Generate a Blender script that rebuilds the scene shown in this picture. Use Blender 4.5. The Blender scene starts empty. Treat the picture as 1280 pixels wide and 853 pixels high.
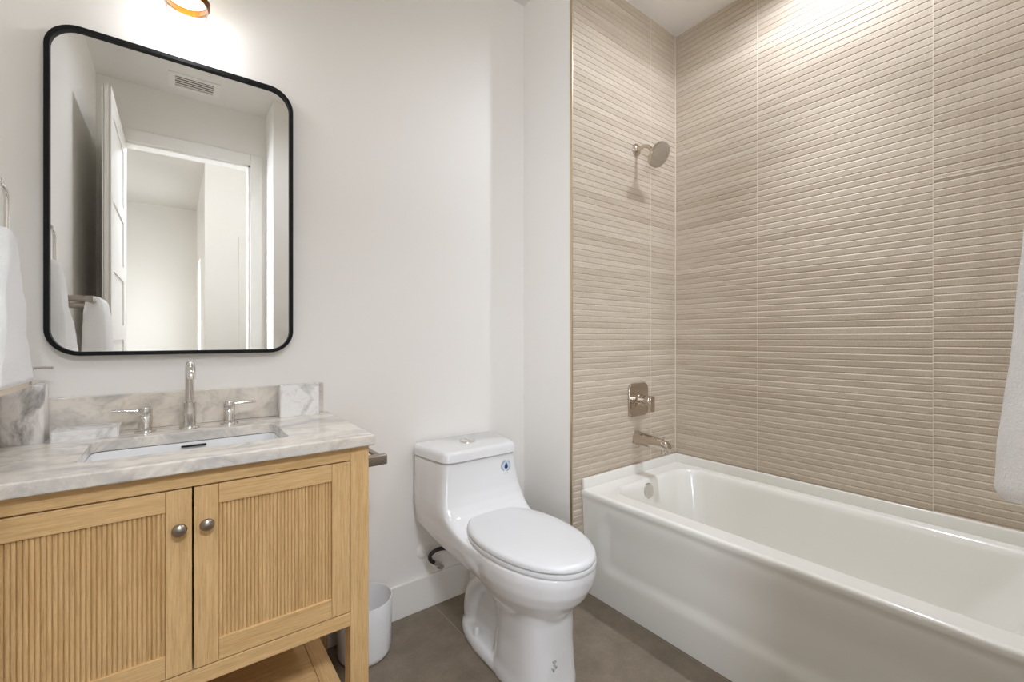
import bpy, bmesh, math, random
from mathutils import Vector, Matrix, noise
random.seed(7)
PI = math.pi
scene = bpy.context.scene
COL = scene.collection

# ------------------------------------------------------------ camera
cam_d = bpy.data.cameras.new('camera'); cam = bpy.data.objects.new('camera', cam_d); COL.objects.link(cam)
cam_d.sensor_width = 36; cam_d.lens = 36*550/1280; cam_d.clip_start = .01
cam_d.shift_y = -3.5/1280
cam.location = (0, 0, 1.18)
cam.rotation_euler = (PI/2, 0, -math.atan2(420, 550))
scene.camera = cam
# ------------------------------------------------------------ world and lights
w = bpy.data.worlds.new('world'); scene.world = w; w.use_nodes = True
w.node_tree.nodes['Background'].inputs[0].default_value = (.75, .85, 1, 1)
w.node_tree.nodes['Background'].inputs[1].default_value = .6

def spot(name, loc, power, size, color=(1, .93, .84), radius=.04, blend=.6, target=None):
    d = bpy.data.lights.new(name, 'SPOT'); d.energy = power; d.color = color
    d.spot_size = math.radians(size); d.spot_blend = blend; d.shadow_soft_size = radius
    o = bpy.data.objects.new(name, d); o.location = loc; COL.objects.link(o)
    if target:
        o.rotation_euler = (Vector(target)-Vector(loc)).to_track_quat('-Z', 'Y').to_euler()
    return o
def area(name, loc, rot, power, sx, sy, color=(1, 1, 1), spread=180):
    d = bpy.data.lights.new(name, 'AREA'); d.energy = power; d.color = color
    d.shape = 'RECTANGLE'; d.size = sx; d.size_y = sy; d.spread = math.radians(spread)
    o = bpy.data.objects.new(name, d); o.location = loc; o.rotation_euler = rot; COL.objects.link(o)
    return o
spot('tub_downlight', (1.88, .66, 2.87), 50, 68, color=(.94, 1, 1.13), radius=.035, blend=1.0)
spot('tub_downlight_spill', (1.88, .66, 2.87), 22.5, 170, color=(.94, 1, 1.14), radius=.035, blend=.5)
spot('room_fill', (.2, .40, 2.86), 14, 165, color=(.94, 1, 1.13), radius=.1, blend=.8)  # added fill for the main room, no fixture here; above the mirror's view
area('hall_fill_side', (-.50, -.82, 1.5), (0, -PI/2, math.radians(35)), 12.5, 1.5, .4, (.92, 1, 1.17), 85)  # added fill aimed through the doorway at the toilet; no window stands here
area('hall_fill_high', (.1, -.90, 2.82), (math.radians(45), 0, 0), 15, .6, .4, (.94, 1, 1.14), 105)  # added fill tilted into the bathroom, hidden behind the door head; no fixture
area('corridor_daylight', (.30, -2.9, 1.25), (0, PI/2, 0), 10.5, 1.5, .38, (.95, 1, 1.1))
SCONCE_W = 1.5
scene.view_settings.view_transform = 'Standard'
scene.view_settings.look = 'None'
scene.view_settings.gamma = 1
scene.view_settings.use_curve_mapping = False
scene.view_settings.exposure = 0.5
scene.cycles.use_denoising = True
scene.cycles.max_bounces = 14; scene.cycles.diffuse_bounces = 8; scene.cycles.glossy_bounces = 6
scene.cycles.transparent_max_bounces = 12

# ------------------------------------------------------------ materials
def lin(c):
    return tuple(((v/255+.055)/1.055)**2.4 if v/255 > .04045 else v/255/12.92 for v in c)+(1,)
def mat(name, rgb, rough=.5, metal=0, spec=.5, coat=0):
    m = bpy.data.materials.new(name); m.use_nodes = True
    b = m.node_tree.nodes['Principled BSDF']
    b.inputs['Base Color'].default_value = lin(rgb); b.inputs['Roughness'].default_value = rough
    b.inputs['Metallic'].default_value = metal; b.inputs['Specular IOR Level'].default_value = spec
    b.inputs['Coat Weight'].default_value = coat
    return m
class N:
    """small node helper"""
    def __init__(s, m): s.t = m.node_tree; s.b = s.t.nodes['Principled BSDF']
    def add(s, kind, **kw):
        n = s.t.nodes.new(kind)
        for k, v in kw.items(): setattr(n, k, v)
        return n
    def link(s, a, b): s.t.links.new(a, b)
    def coords(s, scale=(1, 1, 1)):
        tc = s.add('ShaderNodeTexCoord'); mp = s.add('ShaderNodeMapping'); mp.inputs['Scale'].default_value = scale
        s.link(tc.outputs['Object'], mp.inputs['Vector']); return mp.outputs[0]
    def noise(s, vec, scale, detail=4, rough=.55, dist=0):
        n = s.add('ShaderNodeTexNoise'); n.inputs['Scale'].default_value = scale; n.inputs['Detail'].default_value = detail
        n.inputs['Roughness'].default_value = rough; n.inputs['Distortion'].default_value = dist
        s.link(vec, n.inputs['Vector']); return n.outputs['Fac']
    def ramp(s, fac, stops):
        r = s.add('ShaderNodeValToRGB'); e = r.color_ramp.elements
        while len(e) > 1: e.remove(e[-1])
        e[0].position = stops[0][0]; e[0].color = lin(stops[0][1])
        for p, c in stops[1:]:
            x = e.new(p); x.color = lin(c)
        s.link(fac, r.inputs[0]); return r.outputs[0]
    def mix(s, fac, a, b, mode='MIX'):
        n = s.add('ShaderNodeMix', data_type='RGBA', blend_type=mode)
        if isinstance(fac, (int, float)): n.inputs[0].default_value = fac
        else: s.link(fac, n.inputs[0])
        s.link(a, n.inputs[6]); s.link(b, n.inputs[7]); return n.outputs[2]
    def bump(s, h, strength, dist=.001):
        n = s.add('ShaderNodeBump'); n.inputs['Strength'].default_value = strength; n.inputs['Distance'].default_value = dist
        s.link(h, n.inputs['Height']); s.link(n.outputs[0], s.b.inputs['Normal'])

def paint(name, rgb, rough=.6):
    m = mat(name, rgb, rough, spec=.3); n = N(m)
    n.bump(n.noise(n.coords(), 220, 2), .12, .0008); return m
M_wall = paint('wall_paint', (237, 234, 228))
M_ceil = paint('ceiling_paint', (230, 227, 221), .8)
M_trim = paint('trim_paint', (235, 232, 225), .35)
M_door = paint('door_paint', (234, 231, 224), .4)
M_porc = mat('porcelain', (226, 226, 225), .12, coat=.3)
M_tub = mat('tub_enamel', (230, 228, 220), .14, coat=.3)
M_seat = mat('seat_plastic', (218, 218, 217), .3)
M_chrome = mat('chrome', (225, 222, 218), .08, 1)
M_nickel = mat('polished_nickel', (205, 195, 183), .13, 1)
M_bnickel = mat('brushed_nickel', (165, 155, 145), .3, 1)
M_brass = mat('aged_brass', (112, 66, 16), .42, 1)
M_black = mat('black_metal', (8, 8, 8), .55, spec=.25)
M_dark = mat('dark_cavity', (12, 10, 8), .8)
M_hose = mat('braided_hose', (70, 68, 66), .4, .7)
M_bin = mat('bin_white', (228, 228, 227), .35)
M_mirror = mat('mirror_silver', (244, 245, 244), 0, 1)
M_grout = mat('tile_grout', (216, 205, 190), .8)
M_fgrout = mat('floor_grout', (178, 170, 162), .85)
M_slot = mat('vent_dark', (40, 38, 36), .7)
M_print = mat('grey_print', (120, 118, 118), .6)
M_stick = mat('sticker_pale', (196, 210, 228), .5)
M_blue = mat('sticker_navy', (22, 58, 92), .5)
M_ring = mat('sticker_ring', (150, 148, 156), .5)

def wood(name, axis, a=(215, 179, 126), b=(202, 163, 109)):
    m = mat(name, a, .5, spec=.3); n = N(m)
    sc = {'x': (1.2, 26, 26), 'y': (26, 1.2, 26), 'z': (26, 26, 1.2)}[axis]
    v = n.coords(sc)
    f = n.noise(v, 3.0, 5, .6, .4)
    fine = n.noise(n.coords(tuple(k*5 for k in sc)), 3.2, 3, .7)
    c1 = n.ramp(f, [(.3, b), (.5, a), (.72, tuple(min(255, k+9) for k in a))])
    c2 = n.ramp(fine, [(.3, (205, 200, 192)), (.6, (255, 255, 255))])
    n.link(n.mix(.6, c1, c2, 'MULTIPLY'), n.b.inputs['Base Color'])
    n.bump(fine, .15, .0006); return m
W_x, W_y, W_z = wood('oak_horizontal', 'x'), wood('oak_depth', 'y'), wood('oak_vertical', 'z')
W_reed = wood('oak_reeded', 'z', (213, 177, 124), (201, 162, 109))

def marble(name, base, vein, brown, scale=5, seed=0., lo=.44, rot=(.3, .5, .7), stretch=(1, 1.7, 1.3)):
    m = mat(name, base, .12, spec=.5); n = N(m)
    tc = n.add('ShaderNodeTexCoord'); mp = n.add('ShaderNodeMapping'); mp.inputs['Location'].default_value = (seed, seed*1.7, seed*.6)
    mp.inputs['Rotation'].default_value = rot; mp.inputs['Scale'].default_value = stretch
    n.link(tc.outputs['Object'], mp.inputs['Vector']); v = mp.outputs[0]
    a = n.noise(v, scale, 8, .62, 1.6); b = n.noise(v, scale*.55, 4, .5, .8); c = n.noise(v, scale*3.2, 6, .65, 2.0)
    big = n.ramp(a, [(lo-.12, vein), (lo, tuple(int(k*.55+j*.45) for k, j in zip(vein, base))), (lo+.12, base), (1, base)])
    br = n.ramp(b, [(.3, brown), (.52, (255, 255, 255))])
    fine = n.ramp(c, [(.33, (205, 200, 196)), (.5, (255, 255, 255))])
    x = n.mix(.7, big, br, 'MULTIPLY'); x = n.mix(.4, x, fine, 'MULTIPLY')
    n.link(x, n.b.inputs['Base Color']); return m
M_marble = marble('counter_marble', (229, 222, 210), (188, 185, 179), (243, 237, 229), 5.5, 1.3)
M_marble2 = marble('grey_white_marble', (232, 229, 225), (96, 94, 92), (240, 234, 228), 5.5, 3.3, .375, (0, .25, 0), (2.2, 2.0, .7))
M_marble3 = marble('white_marble', (236, 234, 231), (168, 165, 160), (244, 240, 236), 7, 9.1, .36)

def tile_mat(name):
    m = mat(name, (196, 182, 167), .55, spec=.3); n = N(m)
    tc = n.add('ShaderNodeTexCoord'); sep = n.add('ShaderNodeSeparateXYZ'); n.link(tc.outputs['Object'], sep.inputs[0])
    def math_(op, a, b=None):
        k = n.add('ShaderNodeMath', operation=op)
        for i, v in ((0, a), (1, b)):
            if v is None: continue
            if isinstance(v, (int, float)): k.inputs[i].default_value = v
            else: n.link(v, k.inputs[i])
        return k.outputs[0]
    strip = math_('FLOOR', math_('DIVIDE', math_('SUBTRACT', sep.outputs[2], 1.173), .0278))
    s = math_('ADD', sep.outputs[0], sep.outputs[1])
    seg = math_('MULTIPLY', s, 1.1)
    cmb = n.add('ShaderNodeCombineXYZ'); n.link(math_('MULTIPLY', strip, 3.71), cmb.inputs[0]); n.link(seg, cmb.inputs[1])
    tone = n.noise(cmb.outputs[0], 1.0, 2, .5)
    lv = n.coords((60, 60, 14)); lin_ = n.noise(lv, 6, 3, .7)
    lh = n.noise(n.coords((6, 6, 170)), 3, 3, .6)
    c = n.ramp(tone, [(.3, (192, 178, 159)), (.5, (204, 191, 173)), (.7, (214, 202, 185))])
    d = n.ramp(lin_, [(.3, (214, 212, 208)), (.62, (255, 255, 255))])
    e = n.ramp(lh, [(.3, (226, 222, 218)), (.6, (255, 255, 255))])
    x = n.mix(.55, c, d, 'MULTIPLY'); x = n.mix(.55, x, e, 'MULTIPLY')
    n.link(x, n.b.inputs['Base Color']); return m
M_tile = tile_mat('linen_tile')

def floor_mat():
    m = mat('floor_tile', (128, 118, 110), .45, spec=.35); n = N(m); v = n.coords()
    c = n.ramp(n.noise(v, 9, 8, .65), [(.3, (121, 109, 93)), (.5, (133, 120, 103)), (.7, (145, 132, 115))])
    d = n.ramp(n.noise(v, 140, 3), [(.3, (228, 228, 228)), (.7, (255, 255, 255))])
    n.link(n.mix(.7, c, d, 'MULTIPLY'), n.b.inputs['Base Color']); return m
M_floor = floor_mat()
def terry():
    m = mat('terry_cloth', (251, 250, 248), .95, spec=.1); n = N(m)
    n.b.inputs['Sheen Weight'].default_value = .3
    n.bump(n.noise(n.coords(), 330, 3, .75), .7, .005); return m
M_towel = terry()
M_hem = mat('towel_hem', (228, 216, 200), .9)
def clear_glass():
    m = bpy.data.materials.new('clear_glass'); m.use_nodes = True; t = m.node_tree; t.nodes.clear()
    o = t.nodes.new('ShaderNodeOutputMaterial'); mx = t.nodes.new('ShaderNodeMixShader')
    tr = t.nodes.new('ShaderNodeBsdfTransparent'); gl = t.nodes.new('ShaderNodeBsdfGlossy'); gl.inputs['Roughness'].default_value = .02
    lw = t.nodes.new('ShaderNodeLayerWeight'); lw.inputs[0].default_value = .5
    tr.inputs[0].default_value = (.93, .93, .92, 1)
    t.links.new(lw.outputs['Facing'], mx.inputs[0]); t.links.new(tr.outputs[0], mx.inputs[1]); t.links.new(gl.outputs[0], mx.inputs[2])
    t.links.new(mx.outputs[0], o.inputs[0]); return m
M_glass = clear_glass()
def glow(name, rgb, strength):
    m = mat(name, rgb, .4); b = m.node_tree.nodes['Principled BSDF']
    b.inputs['Emission Color'].default_value = lin(rgb); b.inputs['Emission Strength'].default_value = strength; return m
M_opal = glow('lit_opal_glass', (255, 248, 238), 1.6)

# ------------------------------------------------------------ mesh helpers
ORIGIN = {}
def obj(name, bm, m, parent=None, origin=None, smooth=None):
    """link bm (in world coordinates) as one mesh object"""
    L = Vector(ORIGIN[parent.name]) if parent else Vector(origin or (0, 0, 0))
    bmesh.ops.translate(bm, verts=bm.verts, vec=-L)
    bmesh.ops.recalc_face_normals(bm, faces=bm.faces)
    me = bpy.data.meshes.new(name); bm.to_mesh(me); bm.free()
    for k in (m if isinstance(m, list) else [m]): me.materials.append(k)
    o = bpy.data.objects.new(name, me); COL.objects.link(o)
    if parent: o.parent = parent
    else: o.location = L
    ORIGIN[o.name] = tuple(L)
    if smooth is not None:
        for p in me.polygons: p.use_smooth = True
        if smooth > 0: me.set_sharp_from_angle(angle=math.radians(smooth))
    return o
def thing(name, label, cat, loc, group=None):
    o = bpy.data.objects.new(name, None); COL.objects.link(o); o.location = loc; o.empty_display_size = .05
    ORIGIN[o.name] = tuple(loc); tag(o, label, cat, group); return o
def tag(o, label, cat, group=None):
    o['label'] = label; o['category'] = cat
    if group: o['group'] = group
    return o
def struct(name, bm, m, parent=None, smooth=None):
    o = obj(name, bm, m, parent, smooth=smooth)
    if not parent: o['kind'] = 'structure'
    return o
def B(): return bmesh.new()
def box(bm, a, b, bev=0, seg=2):
    x0, y0, z0 = a; x1, y1, z1 = b
    x0, x1 = sorted((x0, x1)); y0, y1 = sorted((y0, y1)); z0, z1 = sorted((z0, z1))
    vs = [bm.verts.new(p) for p in ((x0,y0,z0),(x1,y0,z0),(x1,y1,z0),(x0,y1,z0),(x0,y0,z1),(x1,y0,z1),(x1,y1,z1),(x0,y1,z1))]
    fs = [bm.faces.new([vs[i] for i in q]) for q in ((0,3,2,1),(4,5,6,7),(0,1,5,4),(1,2,6,5),(2,3,7,6),(3,0,4,7))]
    if bev:
        es = list({e for f in fs for e in f.edges})
        bmesh.ops.bevel(bm, geom=es, offset=bev, segments=seg, profile=.5, affect='EDGES')
    return bm
def loft(bm, rings, cap0=True, cap1=True, closed=True):
    R = [[bm.verts.new(p) for p in r] for r in rings]
    n = len(R[0])
    for a, b in zip(R, R[1:]):
        for i in range(n if closed else n-1):
            j = (i+1) % n
            bm.faces.new((a[i], a[j], b[j], b[i]))
    if cap0: bm.faces.new(R[0][::-1])
    if cap1: bm.faces.new(R[-1])
    return bm
def frame_of(d):
    d = Vector(d).normalized(); u = d.orthogonal().normalized() if abs(d.z) > .9 else Vector((0, 0, 1)).cross(d).normalized()
    return u, d.cross(u).normalized()
def lathe(bm, base, axis, prof, n=32, cap0=True, cap1=True):
    """prof: (distance along axis, radius)"""
    base = Vector(base); d = Vector(axis).normalized(); u, v = frame_of(d)
    rings = [[base+d*h+(u*math.cos(2*PI*i/n)+v*math.sin(2*PI*i/n))*max(r, 1e-4) for i in range(n)] for h, r in prof]
    return loft(bm, rings, cap0, cap1)
def tube(bm, pts, r, n=12, caps=True, closed=False):
    pts = [Vector(p) for p in pts]; rad = r if isinstance(r, (list, tuple)) else [r]*len(pts)
    rings = []; prev = None
    for i, p in enumerate(pts):
        if closed: d = pts[(i+1) % len(pts)]-pts[i-1]
        else: d = pts[min(i+1, len(pts)-1)]-pts[max(i-1, 0)]
        d.normalize()
        if prev is None: u = d.orthogonal().normalized()
        else: u = (prev-d*prev.dot(d)).normalized()
        prev = u; v = d.cross(u)
        rings.append([p+(u*math.cos(2*PI*k/n)+v*math.sin(2*PI*k/n))*rad[i] for k in range(n)])
    if closed: rings.append(rings[0]); 
    if closed:
        R = [[bm.verts.new(q) for q in rr] for rr in rings[:-1]]
        for a in range(len(R)):
            b = (a+1) % len(R)
            for k in range(n): bm.faces.new((R[a][k], R[a][(k+1) % n], R[b][(k+1) % n], R[b][k]))
        return bm
    return loft(bm, rings, caps, caps)
def smooth_path(pts, k=8):
    P = [Vector(p) for p in pts]; P = [P[0]*2-P[1]]+P+[P[-1]*2-P[-2]]; out = []
    for i in range(1, len(P)-2):
        for s in range(k):
            t = s/k; a, b, c, d = P[i-1:i+3]
            out.append(.5*((2*b)+(c-a)*t+(2*a-5*b+4*c-d)*t*t+(3*b-a-3*c+d)*t**3))
    out.append(P[-2]); return out
def rrect(x0, x1, y0, y1, r, n=8):
    """rounded rectangle outline, list of (a, b)"""
    o = []
    for cx, cy, s in ((x1-r, y1-r, 0), (x0+r, y1-r, 1), (x0+r, y0+r, 2), (x1-r, y0+r, 3)):
        for i in range(n+1):
            t = PI/2*(s+i/n); o.append((cx+r*math.cos(t), cy+r*math.sin(t)))
    return o
def sup(cx, cy, a, b, n=2.5, k=48, y0=None):
    o = []
    for i in range(k):
        t = 2*PI*i/k; c, s = math.cos(t), math.sin(t)
        o.append((cx+a*math.copysign(abs(c)**(2/n), c), cy+b*math.copysign(abs(s)**(2/n), s)))
    return o
def egg(cx, hw, y0, y1, k=.55, n=64, p=2.0):
    ym = y0+k*(y1-y0); o = []
    for i in range(n):
        t = 2*PI*i/n; c, s = math.cos(t), math.sin(t)
        c = math.copysign(abs(c)**(2/p), c); s2 = math.copysign(abs(s)**(2/p), s)
        o.append((cx+hw*c, ym+(y1-ym)*s2 if s2 > 0 else ym+(ym-y0)*s2))
    return o
def sstep(a, b, x):
    t = min(1, max(0, (x-a)/(b-a))); return t*t*(3-2*t)

# ------------------------------------------------------------ the room
YV, YP, XR, XL, XW, ZC = 1.765, 1.42, 1.425, -.41, 2.25, 2.89     # vanity wall, plumbing wall, return, left wall, long tiled wall, ceiling
YE, YD, XE = -.07, -.39, .555                                      # tub end wall, door wall, its return
T = .1
def slab(name, a, b, m): return struct(name, box(B(), a, b), m)
# floor: tile slabs with recessed grout
bm = B()
gx, gy = [-.9, -.30, .305, .907, 1.51, 2.3], [-4.2, -2.97, -1.75, -.53, .69, 1.91]
for i in range(len(gx)-1):
    for j in range(len(gy)-1):
        box(bm, (gx[i]+.0015, gy[j]+.0015, -.02), (gx[i+1]-.0015, gy[j+1]-.0015, 0))
struct('floor', bm, M_floor)
slab('floor_grout', (-.9, -4.2, -.06), (2.3, 1.9, -.0015), M_fgrout)
slab('ceiling', (-.95, -4.2, ZC), (2.45, 1.9, ZC+.1), M_ceil)
slab('wall_back', (XL-T, YV, 0), (XR+.12, YV+T, ZC), M_wall)
slab('wall_left', (XL-T, YD-.1, 0), (XL, YV, ZC), M_wall)
slab('wall_return', (XR, YP+.012, 0), (XR+.12, YV, ZC), M_wall)
slab('wall_alcove', (XR+.12, YP+.012, 0), (XW+.15, YP+.14, ZC), M_wall)
slab('wall_right', (XW+.012, YE-.4, 0), (XW+.15, YP+.012, ZC), M_wall)
slab('wall_end', (XE, YD-.1, 0), (XW+.012, YE, ZC), M_wall)
# door wall with its opening
DX0, DX1, DZ = -.282, .45, 2.495
bm = B(); box(bm, (XL, YD-.1, 0), (DX0, YD, ZC)); box(bm, (DX1, YD-.1, 0), (XE, YD, ZC)); box(bm, (DX0, YD-.1, DZ), (DX1, YD, ZC))
struct('wall_front', bm, M_wall)
bm = B(); cw = .085
box(bm, (DX0-cw, YD, 0), (DX0, YD+.014, DZ+cw), .003); box(bm, (DX1, YD, 0), (DX1+cw, YD+.014, DZ+cw), .003)
box(bm, (DX0, YD, DZ), (DX1, YD+.014, DZ+cw), .003)
box(bm, (DX0, YD-.1, 0), (DX0+.014, YD, DZ)); box(bm, (DX1-.014, YD-.1, 0), (DX1, YD, DZ)); box(bm, (DX0, YD-.1, DZ-.014), (DX1, YD, DZ))
struct('trim_1', bm, M_trim)
# hall beyond the doorway
slab('wall_hall_left', (-.62, -3.9, 0), (-.52, YD-.1, ZC), M_wall)
slab('wall_hall_far', (-.62, -3.87, 0), (.4, -3.77, ZC), M_wall)
bm = B(); box(bm, (.22, -3.77, 0), (.32, -3.1, ZC)); box(bm, (.22, -2.7, 0), (.32, -1.69, ZC)); box(bm, (.22, -3.1, 2.1), (.32, -2.7, ZC)); box(bm, (.32, -1.79, 0), (.95, -1.69, ZC))
struct('wall_hall_right', bm, M_wall)
slab('wall_hall_side', (.95, -1.79, 0), (1.05, YD-.1, ZC), M_wall)
bm = B(); box(bm, (.5, -1.69, 0), (.585, -1.675, 2.2), .003); box(bm, (.5851, -1.69, 2.12), (.95, -1.675, 2.2), .003)
struct('trim_2', bm, M_trim)
# baseboards
def board(name, a, b):
    bm = box(B(), a, b, .003); return struct(name, bm, M_trim)
board('baseboard_back', (XL, YV-.014, 0), (XR, YV, .14))
board('baseboard_left', (XL, .5, 0), (XL+.014, YV-.014, .14))
board('baseboard_return', (XR-.014, YP+.012, 0), (XR, YV-.014, .14))
# grooved tile cladding: profile in z, extruded along the wall, one column of tile at a time
GP, GZ, GD = .0278, 1.173, .0042
def grooved(bm, u0, u1, put, z0, z1, phase=0, bands=()):
    """put(u, depth, z) -> point; depth measured into the room"""
    prof = [(z0, 0)]
    k0 = math.ceil((z0-GZ-phase)/GP)
    z = GZ+phase+k0*GP
    while z < z1-.006:
        if z > z0+.008:
            prof += [(z-.0058, 0), (z-.0010, -GD), (z, -GD), (z+.0022, -.0016)]
        z += GP
    prof.append((z1, 0))
    rings = [[put(u, d, zz) for zz, d in prof] for u in (u0, u1)]
    R = [[bm.verts.new(p) for p in r] for r in rings]
    for i in range(len(prof)-1): bm.faces.new((R[0][i], R[1][i], R[1][i+1], R[0][i+1]))
bm = B()
ys = [1.42, .978, .352, -.07]; g = .0011
for i in range(3):
    grooved(bm, ys[i]-g, ys[i+1]+g, lambda u, d, z: (XW-d, u, z), .5, ZC-.004, (0, 0, .004)[i])
struct('wall_tile_right', bm, M_tile)
bm = B()
xs = [XR+.004, 2.018, 2.25]
for i in range(2):
    grooved(bm, xs[i]+(g if i else 0), xs[i+1]-g, lambda u, d, z: (u, YP+d*0+(-d), z), 0.0, ZC-.004)
struct('wall_tile_alcove', bm, M_tile)
bm = B()
box(bm, (XW+.0055, YE, .3), (XW+.011, YP+.011, ZC))
for y in (ys[1], ys[2]): box(bm, (XW-.0006, y-.0013, .5), (XW+.005, y+.0013, ZC-.003))
box(bm, (XW-.0006, .352, 1.770), (XW+.004, YE, 1.7745))
box(bm, (XW-.004, YE, ZC-.006), (XW+.005, YP, ZC)); struct('trim_4', bm, M_grout)
bm = B()
box(bm, (XR+.002, YP+.0055, 0), (XW+.002, YP+.011, ZC))
box(bm, (2.018-.0011, YP-.0004, .5), (2.018+.0011, YP+.005, ZC-.003))
box(bm, (XW-.004, YP-.003, .54), (XW, YP+.005, ZC)); box(bm, (XR, YP-.004, ZC-.006), (XW, YP+.005, ZC))
struct('trim_5', bm, M_grout)
struct('trim_3', box(B(), (XR-.001, YP-.003, 0), (XR+.005, YP+.013, ZC), .0015), mat('edge_trim_metal', (214, 198, 168), .3, 1))

# open door, seen in the mirror
bm = B(); bx0, bx1, by0, by1 = -.302, -.266, YD+.02, .42
box(bm, (bx0+.006, by0, .012), (bx1-.006, by1, 2.49))
st = .105
for x0, x1 in ((bx0, bx0+.008), (bx1-.008, bx1)):
    box(bm, (x0, by0, .012), (x1, by0+st, 2.49)); box(bm, (x0, by1-st, .012), (x1, by1, 2.49))
    for k in range(7):
        zc = [.10, .47, .845, 1.215, 1.585, 1.96, 2.43][k]; hh = [.09, .045, .045, .045, .045, .045, .06][k]
        box(bm, (x0, by0+st, zc-hh), (x1, by1-st, zc+hh))
door = struct('door_1', bm, M_door)
bm = B(); lathe(bm, (bx1, by1-.06, 1.0), (1, 0, 0), [(0, .026), (.008, .026), (.009, .01), (.04, .01)]); tube(bm, [(bx1+.04, by1-.06, 1.0), (bx1+.04, by1-.17, 1.0)], .009)
obj('door_handle', bm, M_bnickel, door, smooth=40)

# ------------------------------------------------------------ ceiling vent
t = thing('ceiling_vent', 'white slotted air vent in the ceiling, seen in the mirror', 'vent', (.1, -.16, ZC))
vx0, vx1, vy0, vy1, f_ = -.04, .24, -.265, -.06, .035
bm = B()
box(bm, (vx0, vy0, ZC-.008), (vx1, vy0+f_, ZC)); box(bm, (vx0, vy1-f_, ZC-.008), (vx1, vy1, ZC))
box(bm, (vx0, vy0+f_, ZC-.008), (vx0+f_, vy1-f_, ZC)); box(bm, (vx1-f_, vy0+f_, ZC-.008), (vx1, vy1-f_, ZC))
obj('frame', bm, M_trim, t)
obj('duct', box(B(), (vx0+f_, vy0+f_, ZC-.001), (vx1-f_, vy1-f_, ZC)), M_slot, t)
for k in range(4):
    y = vy0+f_+.022+k*.03; bm = B()
    box(bm, (vx0+f_, y-.0065, ZC-.007), (vx1-f_, y+.0065, ZC-.004)); obj('slat', bm, M_trim, t)

# ------------------------------------------------------------ bathtub
TX0, TX1, TY0, TY1, RZ = 1.485, XW-.001, YE+.001, YP-.001, .485
tub = thing('bathtub', 'white built-in bathtub with a smooth apron under the tiled walls', 'bathtub', (1.86, .67, 0))
bm = B()
def ring3(r, z): return [(x, y, z) for x, y in r]
n_ = 10
def inner(ix0, ix1, iy0, iy1, r): return rrect(ix0, ix1, iy0, iy1, r, n_)
out = rrect(TX0, TX1, TY0, TY1, .012, n_)
out_in = rrect(TX0+.012, TX1, TY0, TY1, .012, n_)
I = [(1.57, 2.195, .02, 1.335, .10, RZ), (1.575, 2.190, .026, 1.329, .10, RZ-.002), (1.581, 2.183, .034, 1.321, .10, RZ-.010),
     (1.585, 2.178, .042, 1.315, .10, RZ-.03), (1.60, 2.165, .09, 1.300, .11, RZ-.13), (1.62, 2.145, .16, 1.28, .12, .24),
     (1.645, 2.12, .22, 1.26, .12, .16), (1.68, 2.085, .27, 1.23, .12, .125), (1.75, 2.02, .34, 1.16, .11, .115)]
lip_in = rrect(TX0+.018, TX1, TY0, TY1, .012, n_)
rings = [ring3(out_in, RZ), ring3(lip_in, RZ), ring3(inner(1.562, 2.203, .012, 1.343, .105), RZ)]+[ring3(inner(*k[:5]), k[5]) for k in I]
loft(bm, rings, cap0=False)
# rounded front lip + sculpted apron
ny, nz = 90, 40
def apron_x(y, z):
    x = 1.492+(.47-z)*.055
    rec = sstep(.135, .185, z)*(1-sstep(.30, .44, z))*sstep(0, .07, 1.34-y)*sstep(0, .07, y+.0)
    return x+.014*rec
prof_lip = [(TX0+.012, RZ), (TX0+.006, RZ-.0012), (TX0+.0015, RZ-.005), (TX0, RZ-.011), (TX0, RZ-.02), (TX0+.002, RZ-.027)]
rows = []
for j in range(ny+1):
    y = TY0+(TY1-TY0)*j/ny
    row = [(x, y, z) for x, z in prof_lip]
    for k in range(1, nz+1):
        z = (RZ-.027)*(1-k/nz); row.append((apron_x(y, z), y, z))
    rows.append(row)
loft(bm, rows, False, False, closed=False)
shell = obj('shell', bm, M_tub, tub, smooth=50)
# tile flange upstand, three sides
bm = B()
def upstand(pts_out, pts_in, z0, z1):
    pass
fl = [(TX0+.002, TY1), (TX1, TY1), (TX1, TY0), (TX0+.002, TY0)]
box(bm, (TX0+.004, TY1-.014, RZ-.005), (TX1, TY1, .533), .005, 3)
box(bm, (TX1-.014, TY0, RZ-.005), (TX1, TY1-.004, .533), .005, 3)
box(bm, (TX0+.004, TY0, RZ-.005), (TX1-.01, TY0+.014, .533), .005, 3)
obj('flange', bm, M_tub, tub, smooth=50)
bm = B(); lathe(bm, (1.845, 1.318, .43), (0, -1, .12), [(0, .037), (.008, .037), (.012, .033), (.013, .012)], 36)
op = obj('overflow_plate', bm, M_chrome, tub, smooth=40)
bm = B(); lathe(bm, (1.885, 1.11, .117), (0, 0, 1), [(0, .03), (.004, .03), (.005, .02), (.003, .01)], 28)
obj('drain', bm, M_chrome, tub, smooth=40)

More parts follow.
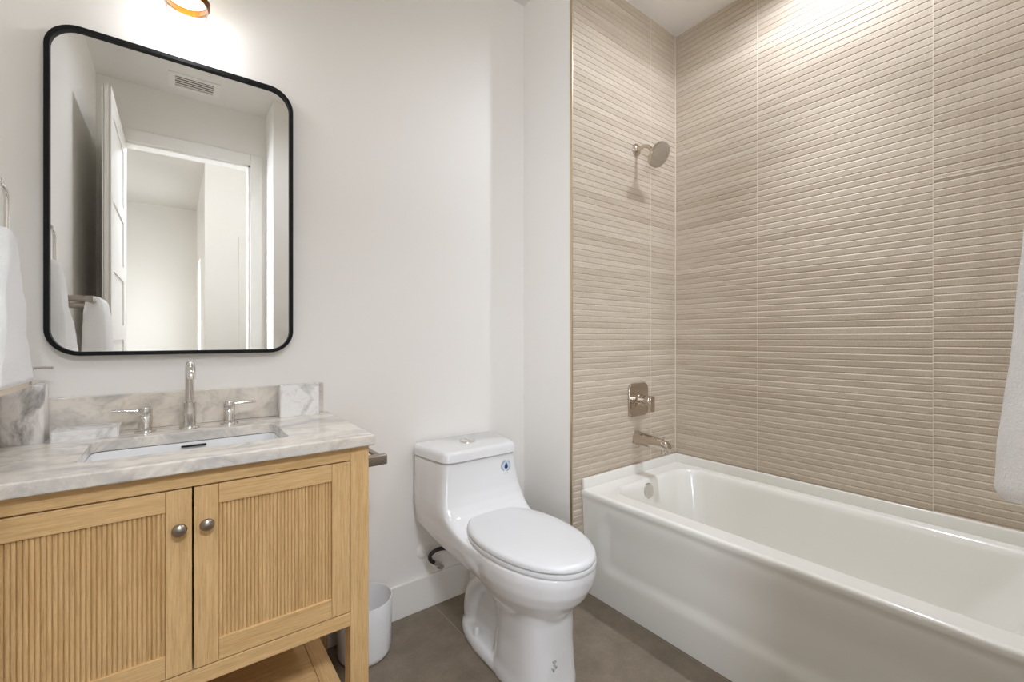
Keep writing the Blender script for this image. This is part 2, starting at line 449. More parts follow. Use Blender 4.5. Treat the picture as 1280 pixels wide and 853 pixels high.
# ------------------------------------------------------------ shower head, valve, spout
sh = thing('shower', 'round chrome shower head on a bent arm high on the tiled wall', 'shower head', (1.893, YP, 2.155))
bm = B(); lathe(bm, (1.893, YP, 2.155), (0, -1, 0), [(0, .03), (.004, .031), (.012, .024), (.018, .012)], 28); obj('wall_flange', bm, M_nickel, sh, smooth=40)
bm = B(); tube(bm, smooth_path([(1.893, YP-.01, 2.155), (1.893, YP-.05, 2.157), (1.892, YP-.080, 2.142), (1.890, YP-.10, 2.112)]), .0095, 14); obj('arm', bm, M_nickel, sh, smooth=60)
hc, hd = Vector((1.890, YP-.098, 2.114)), Vector((.0, -.80, -.60))
bm = B(); lathe(bm, hc-hd.normalized()*.004, hd, [(0, .012), (.012, .017), (.02, .017), (.028, .03), (.038, .052), (.044, .0615), (.056, .063), (.062, .0605)], 44, cap1=False); hh = obj('head', bm, M_nickel, sh, smooth=40)
bm = B(); fc = hc+hd.normalized()*.0575
lathe(bm, fc, hd, [(0, .0605), (.0006, .058), (.002, .02)], 40)
u, v = frame_of(hd)
for rr, cnt in ((.014, 6), (.028, 12), (.041, 18), (.052, 24)):
    for k in range(cnt):
        a = 2*PI*k/cnt; lathe(bm, fc+(u*math.cos(a)+v*math.sin(a))*rr, hd, [(0, .0026), (.004, .0018)], 6)
obj('spray_face', bm, mat('spray_grey', (196, 190, 180), .38, .8), hh, smooth=40)

vt = thing('shower_valve', 'square chrome shower control plate with lever handle above tub spout', 'shower valve', (1.905, YP, .86))
bm = B()
p0 = rrect(1.826, 1.984, .776, .948, .03, 8)
loft(bm, [[(x, YP, z) for x, z in p0], [(x, YP-.006, z) for x, z in p0], [(1.905+(x-1.905)*.965, YP-.009, .862+(z-.862)*.965) for x, z in p0]])
obj('plate', bm, M_nickel, vt, smooth=30)
bm = B(); lathe(bm, (1.905, YP-.008, .862), (0, -1, 0), [(0, .04), (.006, .04), (.008, .029), (.03, .029), (.032, .026), (.07, .026)], 36)
obj('sleeve', bm, M_nickel, vt, smooth=40)
bm = B(); box(bm, (1.885, YP-.092, .806), (1.925, YP-.070, .886), .005, 3)
obj('lever_handle', bm, M_nickel, vt, smooth=40)

sp = thing('tub_spout', 'chrome tub filler spout with diverter knob over the bathtub rim', 'tub spout', (1.898, YP, .665))
bm = B()
rings = []
for s, r, zz in ((0, .036, .665), (.008, .036, .665), (.02, .034, .665), (.09, .031, .661), (.15, .028, .656), (.175, .026, .652), (.188, .02, .648), (.192, .008, .646)):
    rings.append([(1.898+r*math.cos(2*PI*i/28)*.98, YP-s, zz+r*math.sin(2*PI*i/28)) for i in range(28)])
loft(bm, rings)
lathe(bm, (1.898, YP-.166, .652), (0, 0, -1), [(0, .02), (.025, .02), (.038, .018), (.038, .013)], 24)
obj('body', bm, M_nickel, sp, smooth=40)
bm = B(); lathe(bm, (1.898, YP-.16, .678), (0, 0, 1), [(0, .004), (.012, .004), (.013, .007), (.019, .007), (.02, .004)], 16); obj('diverter_knob', bm, M_nickel, sp, smooth=40)

# ------------------------------------------------------------ toilet
TC = 1.0
toi = thing('toilet', 'white one-piece toilet with closed lid between the vanity and the bathtub', 'toilet', (TC, 1.4, 0))
bm = B()
def tank_sec(z, hw, yf, yb, taper, n=4.5, k=56):
    o = []
    for x, y in sup(0, (yf+yb)/2, hw, (yb-yf)/2, n, k):
        f = (y-yf)/(yb-yf); o.append((TC+x*(taper+(1-taper)*min(1, f*1.3)), y, z))
    return o
loft(bm, [tank_sec(z, hw, yf, yb, tp_, 9, 88) for z, hw, yf, yb, tp_ in ((.335, .155, 1.25, 1.40, 1), (.352, .168, 1.25, 1.50, 1), (.378, .184, 1.25, 1.64, .97), (.408, .196, 1.25, 1.752, .92), (.44, .201, 1.26, 1.752, .90), (.449, .202, 1.31, 1.752, .91),
      (.458, .202, 1.37, 1.752, .93), (.470, .203, 1.415, 1.752, .95), (.495, .204, 1.453, 1.752, .97), (.525, .204, 1.474, 1.752, .965), (.56, .203, 1.488, 1.752, .94), (.62, .202, 1.499, 1.752, .90), (.689, .201, 1.506, 1.752, .865))])
loft(bm, [ring3(egg(TC, hw, y0, y1, .52, 56, 2.15), z) for z, hw, y0, y1 in ((.22, .10, 1.06, 1.36), (.26, .115, 1.045, 1.38), (.30, .142, 1.012, 1.42), (.34, .164, .976, 1.45), (.38, .176, .953, 1.47), (.42, .18, .944, 1.48), (.448, .177, .946, 1.48))])
loft(bm, [ring3(sup(TC, cy, hw, hd_, 3.0, 56), z) for z, hw, cy, hd_ in ((.0, .118, 1.19, .15), (.03, .118, 1.19, .15), (.06, .112, 1.185, .142), (.16, .107, 1.18, .13), (.25, .11, 1.18, .13), (.30, .12, 1.19, .15))])
loft(bm, [ring3(egg(TC, hw, 1.10, y1, .4, 56, 2.4), z) for z, hw, y1 in ((0, .114, 1.60), (.02, .114, 1.60), (.036, .109, 1.594), (.046, .098, 1.58))])
loft(bm, [ring3(sup(TC, cy, hw, hd_, 3, 40), z) for z, hw, cy, hd_ in ((.03, .040, 1.42, .165), (.12, .038, 1.42, .15), (.22, .048, 1.43, .15), (.30, .075, 1.44, .16), (.37, .12, 1.45, .18))])
tube(bm, smooth_path([(TC-.045, 1.32, .31), (TC-.042, 1.42, .25), (TC-.038, 1.50, .17), (TC-.035, 1.53, .09), (TC-.03, 1.53, .04)]), .036, 16)
tube(bm, smooth_path([(TC+.045, 1.32, .31), (TC+.042, 1.42, .25), (TC+.038, 1.50, .17), (TC+.035, 1.53, .09), (TC+.03, 1.53, .04)]), .036, 16)
loft(bm, [ring3(sup(TC, 1.38, hw, .27, 3.0, 56), z) for z, hw in ((.30, .10), (.335, .15), (.37, .172), (.41, .182), (.446, .183))])
body = obj('body', bm, M_porc, toi, smooth=0)
md = body.modifiers.new('blend', 'REMESH'); md.mode = 'VOXEL'; md.voxel_size = .006; md.use_smooth_shade = True
md = body.modifiers.new('soften', 'SMOOTH'); md.iterations = 7; md.factor = .5
# tank lid
bm = B()
def lid_sec(z, grow): return tank_sec(z, .201+grow, 1.499-grow, 1.752+grow*.3, .86, 9, 72)
loft(bm, [lid_sec(.6925, .002), lid_sec(.694, .005), lid_sec(.719, .004), lid_sec(.728, .0), lid_sec(.733, -.006), lid_sec(.735, -.014)])
lid = obj('tank_lid', bm, M_porc, toi, smooth=60)
bm = B(); lathe(bm, (TC+.005, 1.635, .7348), (0, 0, 1), [(0, .034), (.003, .034), (.0042, .031), (.0042, .0305), (.003, .030)], 36)
fb = obj('flush_ring', bm, M_chrome, lid, smooth=40)
for s in (-1, 1):
    bm = B(); pts = [(TC+.005+s*.0012+s*.0285*math.sin(PI*k/18), 1.635+.0285*math.cos(PI*k/18)) for k in range(19)]
    loft(bm, [[(x, y, .7354) for x, y in pts], [(x, y, .7396) for x, y in pts]]); obj('flush_button', bm, M_chrome, lid)
# seat and cover
bm = B()
loft(bm, [ring3(egg(TC, .178, .937, 1.487, .55, 64, 2.1), .4495), ring3(egg(TC, .180, .935, 1.488, .55, 64, 2.1), .455), ring3(egg(TC, .178, .937, 1.487, .55, 64, 2.1), .4625)])
obj('seat', bm, M_seat, toi, smooth=50)
bm = B()
loft(bm, [ring3(egg(TC, .170, .946, 1.484, .55, 64, 2.1), .464), ring3(egg(TC, .176, .939, 1.488, .55, 64, 2.1), .467), ring3(egg(TC, .177, .938, 1.488, .55, 64, 2.1), .476), ring3(egg(TC, .173, .943, 1.486, .55, 64, 2.1), .483),
          ring3(egg(TC, .16, .96, 1.478, .55, 64, 2.1), .487), ring3(egg(TC, .12, 1.02, 1.44, .55, 64, 2.1), .4895), ring3(egg(TC, .05, 1.14, 1.33, .55, 64, 2.1), .4905)])
obj('seat_cover', bm, M_seat, toi, smooth=50)
for s in (-1, 1):
    bm = B(); lathe(bm, (TC+s*.105-.02, 1.468, .462), (1, 0, 0), [(0, .008), (.001, .010), (.039, .010), (.04, .008)], 18); obj('seat_hinge', bm, M_seat, toi, smooth=40)
for s in (-1, 1):
    bm = B(); lathe(bm, (TC+s*.083, 1.425, .040), (0, 0, 1), [(0, .0125), (.028, .0105), (.033, .007), (.034, .002)], 20); obj('bolt_cap', bm, M_seat, toi, smooth=40)
# round drop sticker on the tank front
sx, sz, sy = 1.112, .640, 1.4975
def disc(bm, cx, cz, y, r, n=32, r_in=None):
    if r_in is None: bm.faces.new([bm.verts.new((cx+r*math.cos(2*PI*i/n), y, cz+r*math.sin(2*PI*i/n))) for i in range(n)])
    else:
        a = [[bm.verts.new((cx+q*math.cos(2*PI*i/n), y, cz+q*math.sin(2*PI*i/n))) for i in range(n)] for q in (r, r_in)]
        for i in range(n): bm.faces.new((a[0][i], a[0][(i+1) % n], a[1][(i+1) % n], a[1][i]))
    return bm
STICK = [sx, sz, sy]
stk = obj('sticker', lathe(B(), (sx, sy+.004, sz), (0, -1, 0), [(0, .019), (.0042, .019)], 32), M_stick, toi); stk['label'] = 'round pale blue sticker with a navy water drop'
bm = B()
for k in range(20):
    if k in (4, 5, 14, 15): continue
    a = 2*PI*k/20; lathe(bm, (sx+.0225*math.cos(a), sy+.003, sz+.0225*math.sin(a)), (0, -1, 0), [(0, .0022), (.0034, .0022)], 8)
obj('sticker_lettering', bm, M_ring, stk)
bm = B(); dp = []
for i in range(40):
    a = 2*PI*i/40; r = .0088
    x, z = r*math.sin(a), -r*math.cos(a)
    if z > 0: z2 = z*2.1; x *= (1-z/r)**.6 if z < r else 0
    else: z2 = z
    dp.append((sx+x, sy-.0007, sz-.0035+z2))
loft(bm, [dp, [(x, y-.0006, z) for x, y, z in dp]]); obj('sticker_drop', bm, M_blue, stk)
bm = B()
for k, (dx, wd) in enumerate(((-.008, .004), (-.003, .003), (.002, .004), (.0065, .003))): box(bm, (sx+dx, sy-.0006, sz-.036+.002*(k % 2)), (sx+dx+wd, sy+.003, sz-.030))
obj('sticker_caption', bm, M_print, stk)
# small faint mark low on the pedestal
bm = B(); mx, my, mz = .975, 1.047, .115
for dx, dz, wd, hh_, rot in ((-.006, .018, .005, .005, 0), (.001, .019, .004, .004, 0), (-.003, .013, .004, .004, 0), (.0, .004, .013, .0022, .5), (-.009, -.003, .012, .0022, .6), (.004, -.002, .009, .0022, -.6), (-.007, -.009, .004, .005, 0)):
    b2 = B(); box(b2, (-wd/2, -.004, -hh_/2), (wd/2, .004, hh_/2)); bmesh.ops.rotate(b2, verts=b2.verts, cent=(0, 0, 0), matrix=Matrix.Rotation(rot, 3, 'Y'))
    bmesh.ops.translate(b2, verts=b2.verts, vec=(mx+dx, my, mz+dz)); me = bpy.data.meshes.new('t'); b2.to_mesh(me); b2.free(); bm.from_mesh(me); bpy.data.meshes.remove(me)
mk = obj('printed_mark', bm, mat('faint_print', (178, 178, 178), .4), toi)

# water supply hose under the tank
ws = thing('water_supply', 'dark braided water hose with chrome nut at the wall behind the toilet', 'hose', (.9, YV, .24))
bm = B(); tube(bm, smooth_path([(.985, 1.66, .262), (.955, 1.675, .262), (.915, 1.68, .277), (.875, 1.68, .279), (.852, 1.685, .262), (.858, 1.69, .238), (.876, 1.69, .222)]), .0085, 12); obj('hose', bm, M_hose, ws, smooth=60)
bm = B(); lathe(bm, (.872, 1.69, .226), (.75, -.05, -.62), [(0, .012), (.016, .012), (.018, .0155), (.036, .0155), (.038, .012), (.05, .012)], 8)
tube(bm, [(.898, 1.688, .203), (.898, YV, .203)], .007)
obj('nut', bm, M_chrome, ws, smooth=30)
bm = B(); lathe(bm, (.862, YV, .25), (0, -1, 0), [(0, .034), (.002, .034), (.008, .026), (.009, .01)], 32); obj('wall_escutcheon', bm, M_trim, ws, smooth=40)

# ------------------------------------------------------------ vanity
CX0, CX1, CY0, CT = -.385, .453, 1.236, .905
VX0, VX1, VF = -.372, .441, 1.256
van = thing('vanity', 'light oak vanity with two reeded doors and an open bottom shelf', 'vanity', (.035, 1.5, 0))
LW = .052
for x0 in (VX0, VX1-LW):
    for y0 in (VF, YV-.02-LW):
        obj('leg', box(B(), (x0, y0, 0), (x0+LW, y0+LW, CT-.031), .0025), W_z, van)
ZT, ZB0, ZB1 = .835, .372, .412
obj('top_rail', box(B(), (VX0+LW, VF+.001, ZT+.002), (VX1-LW, VF+.022, CT-.031), .0015), W_x, van)
obj('bottom_rail', box(B(), (VX0+LW, VF+.001, ZB0), (VX1-LW, VF+.022, ZB1-.002), .0015), W_x, van)
obj('cabinet_bottom', box(B(), (VX0+.01, VF+.02, ZB1-.02), (VX1-.01, YV-.03, ZB1-.004)), W_x, van)
obj('back_panel', box(B(), (VX0+LW, YV-.03, ZB0), (VX1-LW, YV-.022, CT-.04)), W_x, van)
for x0, x1 in ((VX0+.012, VX0+.03), (VX1-.03, VX1-.012)):
    obj('side_panel', box(B(), (x0, VF+LW, ZB0), (x1, YV-.02-LW, CT-.031)), W_z, van)
GAPX = .031
def vdoor(x0, x1, knob_x):
    z0, z1 = ZB1+.001, ZT-.001
    y0, y1 = VF-.0, VF+.02
    sw = .048
    d = obj('door', box(B(), (x0+.001, y0+.014, z0+.001), (x1-.001, y1, z1-.001)), W_z, van)
    for a, b in ((x0, x0+sw), (x1-sw, x1)):
        obj('door_stile', box(B(), (a, y0, z0), (b, y0+.0145, z1), .0012), W_z, d)
    for a, b in ((z1-.047, z1), (z0, z0+.052)):
        obj('door_rail', box(B(), (x0+sw+.0004, y0+.0006, a), (x1-sw-.0004, y0+.0145, b), .001), W_x, d)
    # reeded panel: one mesh of half rounds
    bm = B(); px0, px1, pz0, pz1 = x0+sw, x1-sw, z0+.052, z1-.047
    n = 31; st = (px1-px0)/n; pr = []
    for k in range(n):
        a0 = px0+st*k
        for fx_, fy_ in ((.0, .0082), (.035, .0082), (.07, .0064), (.16, .0053), (.35, .0046), (.5, .0045), (.65, .0046), (.84, .0053), (.93, .0064), (.965, .0082)): pr.append((a0+st*fx_, y0+fy_))
    pr.append((px1, y0+.0082))
    R = [[bm.verts.new((x, y, z)) for x, y in pr] for z in (pz0-.002, pz1+.002)]
    for i in range(len(pr)-1): bm.faces.new((R[0][i], R[0][i+1], R[1][i+1], R[1][i]))
    obj('reeded_panel', bm, W_reed, d)
    bm = B(); lathe(bm, (knob_x, y0, .747), (0, -1, 0), [(0, .0065), (.008, .006), (.012, .009), (.0145, .0138), (.017, .0148), (.02, .0135), (.0235, .009), (.0255, .004), (.026, .0008)], 28)
    obj('knob', bm, M_bnickel, d, smooth=60)
vdoor(VX0+LW+.0015, GAPX-.0018, .006)
vdoor(GAPX+.0018, VX1-LW-.0015, .0575)
# shelf
zs = .16
shf = obj('shelf', box(B(), (VX0+LW, VF+.012, zs-.06), (VX1-LW, VF+.03, zs)), W_x, van)
for x in (VX1-LW-.05, VX0+LW):
    obj('shelf_edge', box(B(), (x, VF+.0305, zs-.022), (x+.05, YV-.05, zs), .001), W_y, shf)
n = 4; a0, a1 = VX0+LW+.051, VX1-LW-.051
for k in range(n):
    obj('shelf_board', box(B(), (a0, VF+.031+k*.108, zs-.02), (a1, VF+.031+(k+1)*.108-.001, zs-.001), .0006), W_x, shf)

# countertop with rectangular cut-out
SX0, SX1, SY0, SY1 = -.178, .252, 1.352, 1.603
ct = thing('countertop', 'veined grey-white marble countertop on the oak vanity', 'countertop', (.035, 1.5, CT-.03))
bm = B()
o4 = rrect(CX0, CX1, CY0, YV-.0005, .004, 6); i4 = rrect(SX0, SX1, SY0, SY1, .022, 6)
oin = [(min(max(x, CX0+.0035), CX1-.0035), max(y, CY0+.0035)) for x, y in o4]
def rg(r, z): return [(x, y, z) for x, y in r]
mid = [(min(max(x, CX0+.001), CX1-.001), max(y, CY0+.001)) for x, y in o4]
loft(bm, [rg(i4, CT-.028), rg(i4, CT-.0015), rg([(x+(.0015 if x > .03 else -.0015), y+(.0015 if y > 1.48 else -.0015)) for x, y in i4], CT), rg(oin, CT), rg(mid, CT-.001), rg(o4, CT-.0035), rg(o4, CT-.0265), rg(mid, CT-.029), rg(oin, CT-.03), rg(i4, CT-.028)], False, False)
obj('slab', bm, M_marble, ct, smooth=14)
tag(obj('backsplash', box(B(), (CX0, YV-.02, CT+.0005), (CX1-.012, YV-.0005, 1.012), .0015), M_marble, origin=(.03, YV, CT)), 'low veined marble backsplash strip along the wall under the mirror', 'backsplash')
# basin
bs = thing('sink', 'white rectangular undermount sink set in the marble countertop', 'sink', (.037, 1.48, CT-.03))
bm = B()
def irr(g_, z, r=.03): return rg(rrect(SX0+g_, SX1-g_, SY0+g_*.9, SY1-g_*.9, r, 6), z)
loft(bm, [irr(-.03, CT-.0302), irr(.0, CT-.0302), irr(.002, CT-.036), irr(.010, CT-.10), irr(.02, CT-.14), irr(.045, CT-.155), irr(.09, CT-.16)], False, True)
obj('bowl', bm, M_porc, bs, smooth=50)
bm = B(); ov = rrect(.012, .072, CT-.042, CT-.0382, .0018, 5)
loft(bm, [[(x, SY1-.012, z) for x, z in ov], [(x, SY1+.004, z) for x, z in ov]]); obj('overflow_slot', bm, M_dark, bs)
bm = B(); lathe(bm, (.037, 1.48, CT-.161), (0, 0, 1), [(0, .022), (.003, .022), (.004, .014)], 28); obj('drain', bm, M_chrome, bs, smooth=40)
# faucet
fa = thing('faucet', 'three-piece chrome widespread faucet behind the sink', 'faucet', (.033, 1.675, CT))
fx, fy = .033, 1.672
bm = B(); lathe(bm, (fx, fy, CT), (0, 0, 1), [(0, .026), (.004, .026), (.006, .0245), (.0065, .0165), (.08, .0165), (.082, .0125), (.085, .0118)], 32)
path = [(fx, fy, CT+.08), (fx, fy, CT+.155)]
for k in range(1, 9):
    a = PI/2*k/8; path.append((fx, fy-.04*(1-math.cos(a)), CT+.155+.04*math.sin(a)))
path += [(fx, fy-.07, CT+.196), (fx, fy-.10, CT+.194), (fx, fy-.118, CT+.186), (fx, fy-.127, CT+.172), (fx, fy-.129, CT+.16)]
tube(bm, path, .0118, 20)
obj('spout', bm, M_chrome, fa, smooth=45)
for hx, s in ((-.071, -1), (.136, 1)):
    bm = B(); lathe(bm, (hx, fy+.004, CT), (0, 0, 1), [(0, .025), (.004, .025), (.006, .0235), (.0065, .0165), (.046, .0165), (.047, .0155), (.048, .0165), (.071, .0165), (.0735, .0145)], 28)
    hdl = obj('handle', bm, M_chrome, fa, smooth=45)
    bm = B(); tube(bm, [(hx, fy+.004, CT+.063), (hx+s*.074, fy+.004, CT+.067)], .0048, 14); obj('lever', bm, M_chrome, hdl, smooth=60)

# soap dispenser, dish, tumbler box
sd = thing('soap_dispenser', 'grey-veined square marble soap dispenser at the left wall end of the counter', 'soap dispenser', (-.316, 1.70, CT))
bm = B(); rr_ = rrect(-.356, -.276, 1.66, 1.738, .01, 6)
def scl(r, g_): return [(-.316+(x+.316)*g_, 1.699+(y-1.699)*g_) for x, y in r]
loft(bm, [rg(scl(rr_, .97), CT), rg(rr_, CT+.002), rg(rr_, CT+.15), rg(scl(rr_, .98), CT+.1525)]); obj('bottle', bm, M_marble2, sd, smooth=40)
bm = B(); lathe(bm, (-.316, 1.699, CT+.1525), (0, 0, 1), [(0, .02), (.012, .02), (.014, .008), (.03, .008), (.031, .012), (.045, .012)], 24); pm = obj('pump', bm, M_chrome, sd, smooth=40)
bm = B(); tube(bm, smooth_path([(-.316, 1.699, CT+.193), (-.29, 1.695, CT+.196), (-.262, 1.690, CT+.1955)]), .0038, 12); obj('nozzle', bm, M_chrome, pm, smooth=60)

bm = B(); X0, X1, Y0, Y1 = -.262, -.127, 1.642, 1.738
ch = [(X0+.004, Y0), (X1-.014, Y0), (X1-.004, Y0+.004), (X1, Y0+.014), (X1, Y1), (X0, Y1), (X0, Y0+.004)]
ci = [(X0+.016, Y0+.012), (X1-.022, Y0+.012), (X1-.014, Y0+.015), (X1-.012, Y0+.022), (X1-.012, Y1-.012), (X0+.012, Y1-.012), (X0+.012, Y0+.016)]
loft(bm, [rg(ch, CT+.0003), rg(ch, CT+.0275), rg(ci, CT+.0275), rg(ci, CT+.0235)])
tag(obj('soap_dish', bm, M_marble3, origin=(-.19, 1.69, CT)), 'low pale marble soap dish beside the left faucet handle', 'soap dish')
bm = B(); rr_ = rrect(.285, .413, 1.690, 1.738, .006, 6)
def sc2(r, g_): return [(.349+(x-.349)*g_, 1.714+(y-1.714)*(g_-.06)) for x, y in r]
loft(bm, [rg(rr_, CT+.0003), rg(rr_, CT+.111), rg(sc2(rr_, .87), CT+.111), rg(sc2(rr_, .87), CT+.012)])
tag(obj('marble_holder', bm, M_marble3, origin=(.349, 1.714, CT)), 'upright white marble holder box at the right end of the backsplash', 'holder')

# toilet paper holder on the vanity side
tp = thing('toilet_paper_holder', 'empty brushed nickel paper holder on the right side of the vanity', 'paper holder', (VX1, 1.4, .785))
bm = B(); box(bm, (VX1-.002, 1.378, .763), (VX1+.008, 1.422, .807), .003); box(bm, (VX1+.006, 1.387, .769), (.549, 1.413, .802), .0045, 3); obj('post', bm, M_bnickel, tp, smooth=40)
bm = B(); box(bm, (.512, 1.41, .793), (.530, 1.56, .803), .003); obj('arm', bm, M_bnickel, tp, smooth=40)

# waste basket
wb = tag(obj('waste_basket', (lambda bm: lathe(bm, (.562, 1.646, 0), (0, 0, 1), [(0, .075), (.001, .083), (.012, .093), (.025, .096), (.206, .1), (.209, .099), (.209, .0965), (.204, .0955), (.02, .088), (.015, .02)], 48))(B()), M_bin, origin=(.562, 1.646, 0), smooth=50),
         'small white round waste basket on the floor beside the vanity leg', 'waste basket')

# ------------------------------------------------------------ mirror
MX0, MX1, MZ0, MZ1 = -.289, .335, 1.13, 2.065
mi = thing('mirror', 'rounded rectangular wall mirror in a thin black frame above the sink', 'mirror', (.023, YV, 1.6))
bm = B()
fo, fi = rrect(MX0, MX1, MZ0, MZ1, .075, 14), rrect(MX0+.0115, MX1-.0115, MZ0+.0115, MZ1-.0115, .0635, 14)
def yz(r, y): return [(x, y, z) for x, z in r]
loft(bm, [yz(fo, YV-.0005), yz(fo, YV-.029), yz([(x*.998+.023*.002, z*.998+1.6*.002) for x, z in fo], YV-.03), yz(fi, YV-.03), yz(fi, YV-.018)], False, False)
obj('frame', bm, M_black, mi, smooth=30)
bm = B(); loft(bm, [yz(fi, YV-.0195), yz(fi, YV-.003)]); obj('mirror_glass', bm, M_mirror, mi)

# ------------------------------------------------------------ wall sconce
sc = thing('wall_sconce', 'lit glass wall sconce with an amber brass band above the mirror', 'wall light', (.036, YV, 2.2))
sx_, sy_ = .0255, 1.656
bm = B(); lathe(bm, (sx_, YV, 2.295), (0, -1, 0), [(0, .05), (.012, .05), (.015, .046), (.016, .012)], 36); tube(bm, [(sx_, YV-.01, 2.295), (sx_, sy_+.05, 2.295)], .009); obj('wall_plate', bm, M_brass, sc, smooth=40)
bm = B(); lathe(bm, (sx_, sy_, 2.208), (0, 0, 1), [(0, .050), (.02, .0545), (.06, .056), (.10, .05), (.13, .034), (.142, .012)], 40); obj('opal_shade', bm, M_opal, sc, smooth=60)
bm = B(); lathe(bm, (sx_, sy_, 2.192), (0, 0, 1), [(-.001, .0552), (.0, .0575), (.018, .059), (.019, .0575), (.018, .052), (.0, .051), (-.001, .0552)], 48, False, False); obj('brass_band', bm, M_brass, sc, smooth=40)
bm = B(); pr = [(0, .0545)]
for k in range(1, 9):
    a = PI/2*k/8; pr.append((-.066*math.sin(a), .0545*math.cos(a)+.0005))
lathe(bm, (sx_, sy_, 2.192), (0, 0, 1), pr, 48, False, True); obj('glass_dome', bm, M_glass, sc, smooth=60)
pl = bpy.data.lights.new('sconce_lamp', 'POINT'); pl.energy = SCONCE_W; pl.color = (.97, 1, 1.08); pl.shadow_soft_size = .03
po = bpy.data.objects.new('sconce_lamp', pl); po.location = (sx_, sy_, 2.150); COL.objects.link(po)

# ------------------------------------------------------------ towels
def wob(p, s, a): return a*noise.noise(Vector(p)*s)
def towel(bm, secs, put, n=64, amp=.004, fold=.004, nf=5):
    """secs: (z, u0, u1, d0, d1): extent along wall u and away from it d; rounded rectangle rings, finely resampled"""
    out = []
    K = 5
    for a, b in zip(secs, secs[1:]):
        for i in range(K):
            t = i/K; out.append([x+(y-x)*t for x, y in zip(a, b)])
    out.append(list(secs[-1]))
    rings = []
    for z, u0, u1, d0, d1 in out:
        r = min(.024, (d1-d0)*.42, (u1-u0)*.42); ring = []
        poly = rrect(u0, u1, d0, d1, r, 8)
        dense = []
        for (ax, ay), (bx_, by_) in zip(poly, poly[1:]+poly[:1]):
            m = max(1, int(math.hypot(bx_-ax, by_-ay)/.012))
            dense.append((ax, ay, m, bx_, by_))
        for ax, ay, m, bx_, by_ in dense: ring.append((ax, ay))
        rings.append([(x, y, z) for x, y in ring])
    fin = []
    cz = secs[0][0]
    for ring in rings:
        cu = sum(p[0] for p in ring)/len(ring); cd = sum(p[1] for p in ring)/len(ring); q = []
        for x, y, z in ring:
            k = wob((x, y, z), 26, amp)+wob((x, y, z), 70, amp*.4)
            f = fold*math.cos(nf*2*PI*(x-cu)*4+z*3)*min(1, abs(cz-z)*4)
            L = math.hypot(x-cu, y-cd) or 1
            q.append(put(x+(x-cu)/L*k, y+(y-cd)/L*(k+f), z+wob((x, y, z+9), 20, amp*.6)))
        fin.append(q)
    return loft(bm, fin)
# ring and hand towel on the left wall
RY = 1.488
tr = thing('towel_ring', 'chrome towel ring on the left wall beside the mirror', 'towel ring', (XL, RY, 1.545))
bm = B(); lathe(bm, (XL, RY, 1.533), (1, 0, 0), [(0, .025), (.006, .025), (.01, .02), (.011, .009), (.085, .009), (.098, .009), (.1, .006)], 28); obj('wall_mount', bm, M_chrome, tr, smooth=40)
bm = B(); rp = [(XL+.092, y, z) for y, z in rrect(RY-.062, RY+.062, 1.39, 1.534, .03, 6)]; tube(bm, rp, .0048, 12, closed=True); obj('ring', bm, M_chrome, tr, smooth=60)
XT = XL+.092
bm = towel(B(), [(1.43, 1.462, 1.512, XT-.008, XT+.008), (1.426, 1.448, 1.522, XT-.018, XT+.018), (1.41, 1.437, 1.532, XT-.03, XT+.024), (1.375, 1.425, 1.536, XT-.035, XT+.027), (1.29, 1.385, 1.54, XT-.042, XT+.032), (1.20, 1.335, 1.543, XT-.05, XT+.039), (1.12, 1.295, 1.545, XT-.055, XT+.046), (1.085, 1.28, 1.545, XT-.056, XT+.048), (1.078, 1.283, 1.542, XT-.053, XT+.046)],
           lambda u, d, z: (d, u, z))
lt = tag(obj('hand_towel', bm, M_towel, origin=(XT, RY, 1.08), smooth=60), 'white terry hand towel hanging from the chrome ring on the left wall', 'towel')
bm = towel(B(), [(1.0785, 1.29, 1.538, XT-.050, XT+.043), (1.064, 1.292, 1.536, XT-.048, XT+.041)], lambda u, d, z: (d, u, z), amp=.001, fold=0)
hm = obj('hem', bm, M_hem, lt, smooth=60); hm['label'] = 'beige folded hem'
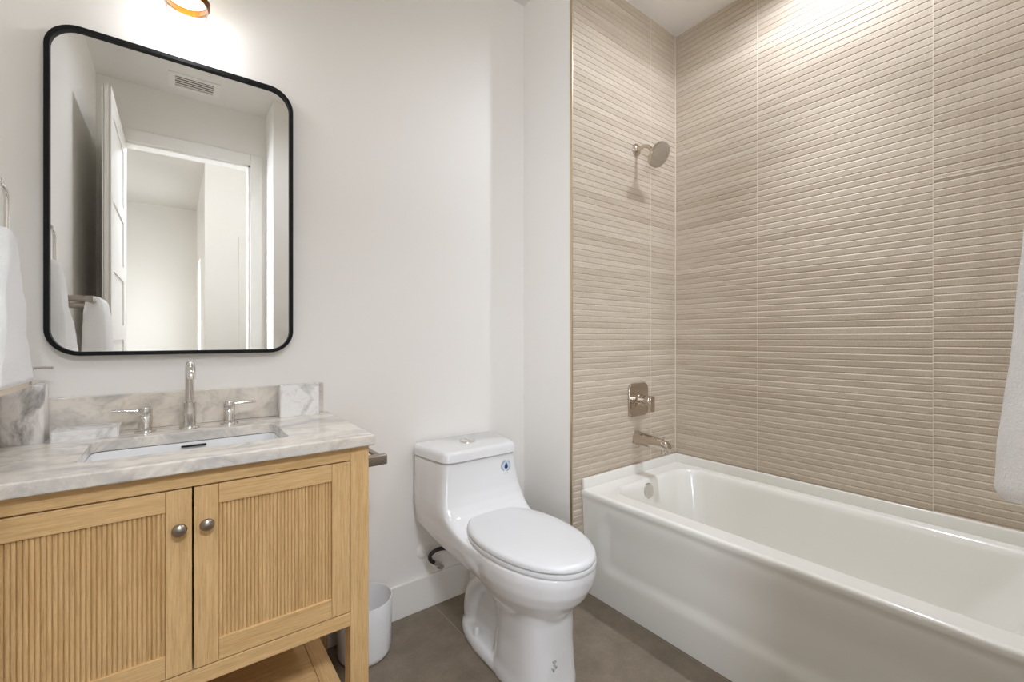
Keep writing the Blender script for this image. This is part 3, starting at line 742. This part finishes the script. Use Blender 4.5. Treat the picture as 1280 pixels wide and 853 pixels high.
# towel bar and towel on the left wall, seen in the mirror
tb = thing('towel_bar', 'chrome towel bar on the left wall, seen in the mirror', 'towel bar', (XL, .85, 1.335))
bm = B(); tube(bm, [(XL+.135, 1.115, 1.335), (XL+.135, .56, 1.335)], .0115, 16); obj('bar', bm, M_bnickel, tb, smooth=60)
for y in (1.10, .575):
    bm = B(); lathe(bm, (XL, y, 1.335), (1, 0, 0), [(0, .026), (.008, .026), (.010, .0125), (.15, .0125)], 24); obj('wall_post', bm, M_bnickel, tb, smooth=40)
XB = XL+.135
bm = towel(B(), [(1.357, .75, .955, XB-.006, XB+.006), (1.353, .735, .97, XB-.018, XB+.018), (1.335, .725, .98, XB-.026, XB+.028), (1.28, .71, .99, XB-.03, XB+.036), (1.15, .69, 1.0, XB-.034, XB+.042), (.95, .68, 1.0, XB-.035, XB+.044), (.80, .68, 1.0, XB-.035, XB+.044)], lambda u, d, z: (d, u, z))
tag(obj('bath_towel', bm, M_towel, origin=(XB, .87, .8), smooth=60), 'white towel draped over the bar, reflected at the lower left of the mirror', 'towel')
# towel at the tub end
tq = thing('towel_bar', 'chrome towel bar on the wall at the foot of the bathtub', 'towel bar', (.95, YE, 1.42))
bm = B(); tube(bm, [(.68, YE+.085, 1.42), (1.27, YE+.085, 1.42)], .009, 16); obj('bar', bm, M_chrome, tq, smooth=60)
for x in (.69, 1.26):
    bm = B(); lathe(bm, (x, YE, 1.42), (0, 1, 0), [(0, .025), (.008, .025), (.010, .010), (.094, .010)], 24); obj('wall_post', bm, M_chrome, tq, smooth=40)
D0 = .085
bm = towel(B(), [(1.437, .80, 1.16, D0-.005, D0+.005), (1.434, .785, 1.18, D0-.015, D0+.015), (1.41, .775, 1.19, D0-.024, D0+.024), (1.28, .765, 1.2, D0-.03, D0+.033), (1.15, .755, 1.21, D0-.034, D0+.042), (1.06, .747, 1.22, D0-.036, D0+.050), (1.005, .745, 1.22, D0-.036, D0+.052), (.995, .748, 1.22, D0-.034, D0+.048)],
           lambda u, d, z: (u, YE+d, z))
tag(obj('bath_towel', bm, M_towel, origin=(.95, YE+D0, .97), smooth=60), 'white terry towel hanging at the right edge, in front of the tiled wall', 'towel')
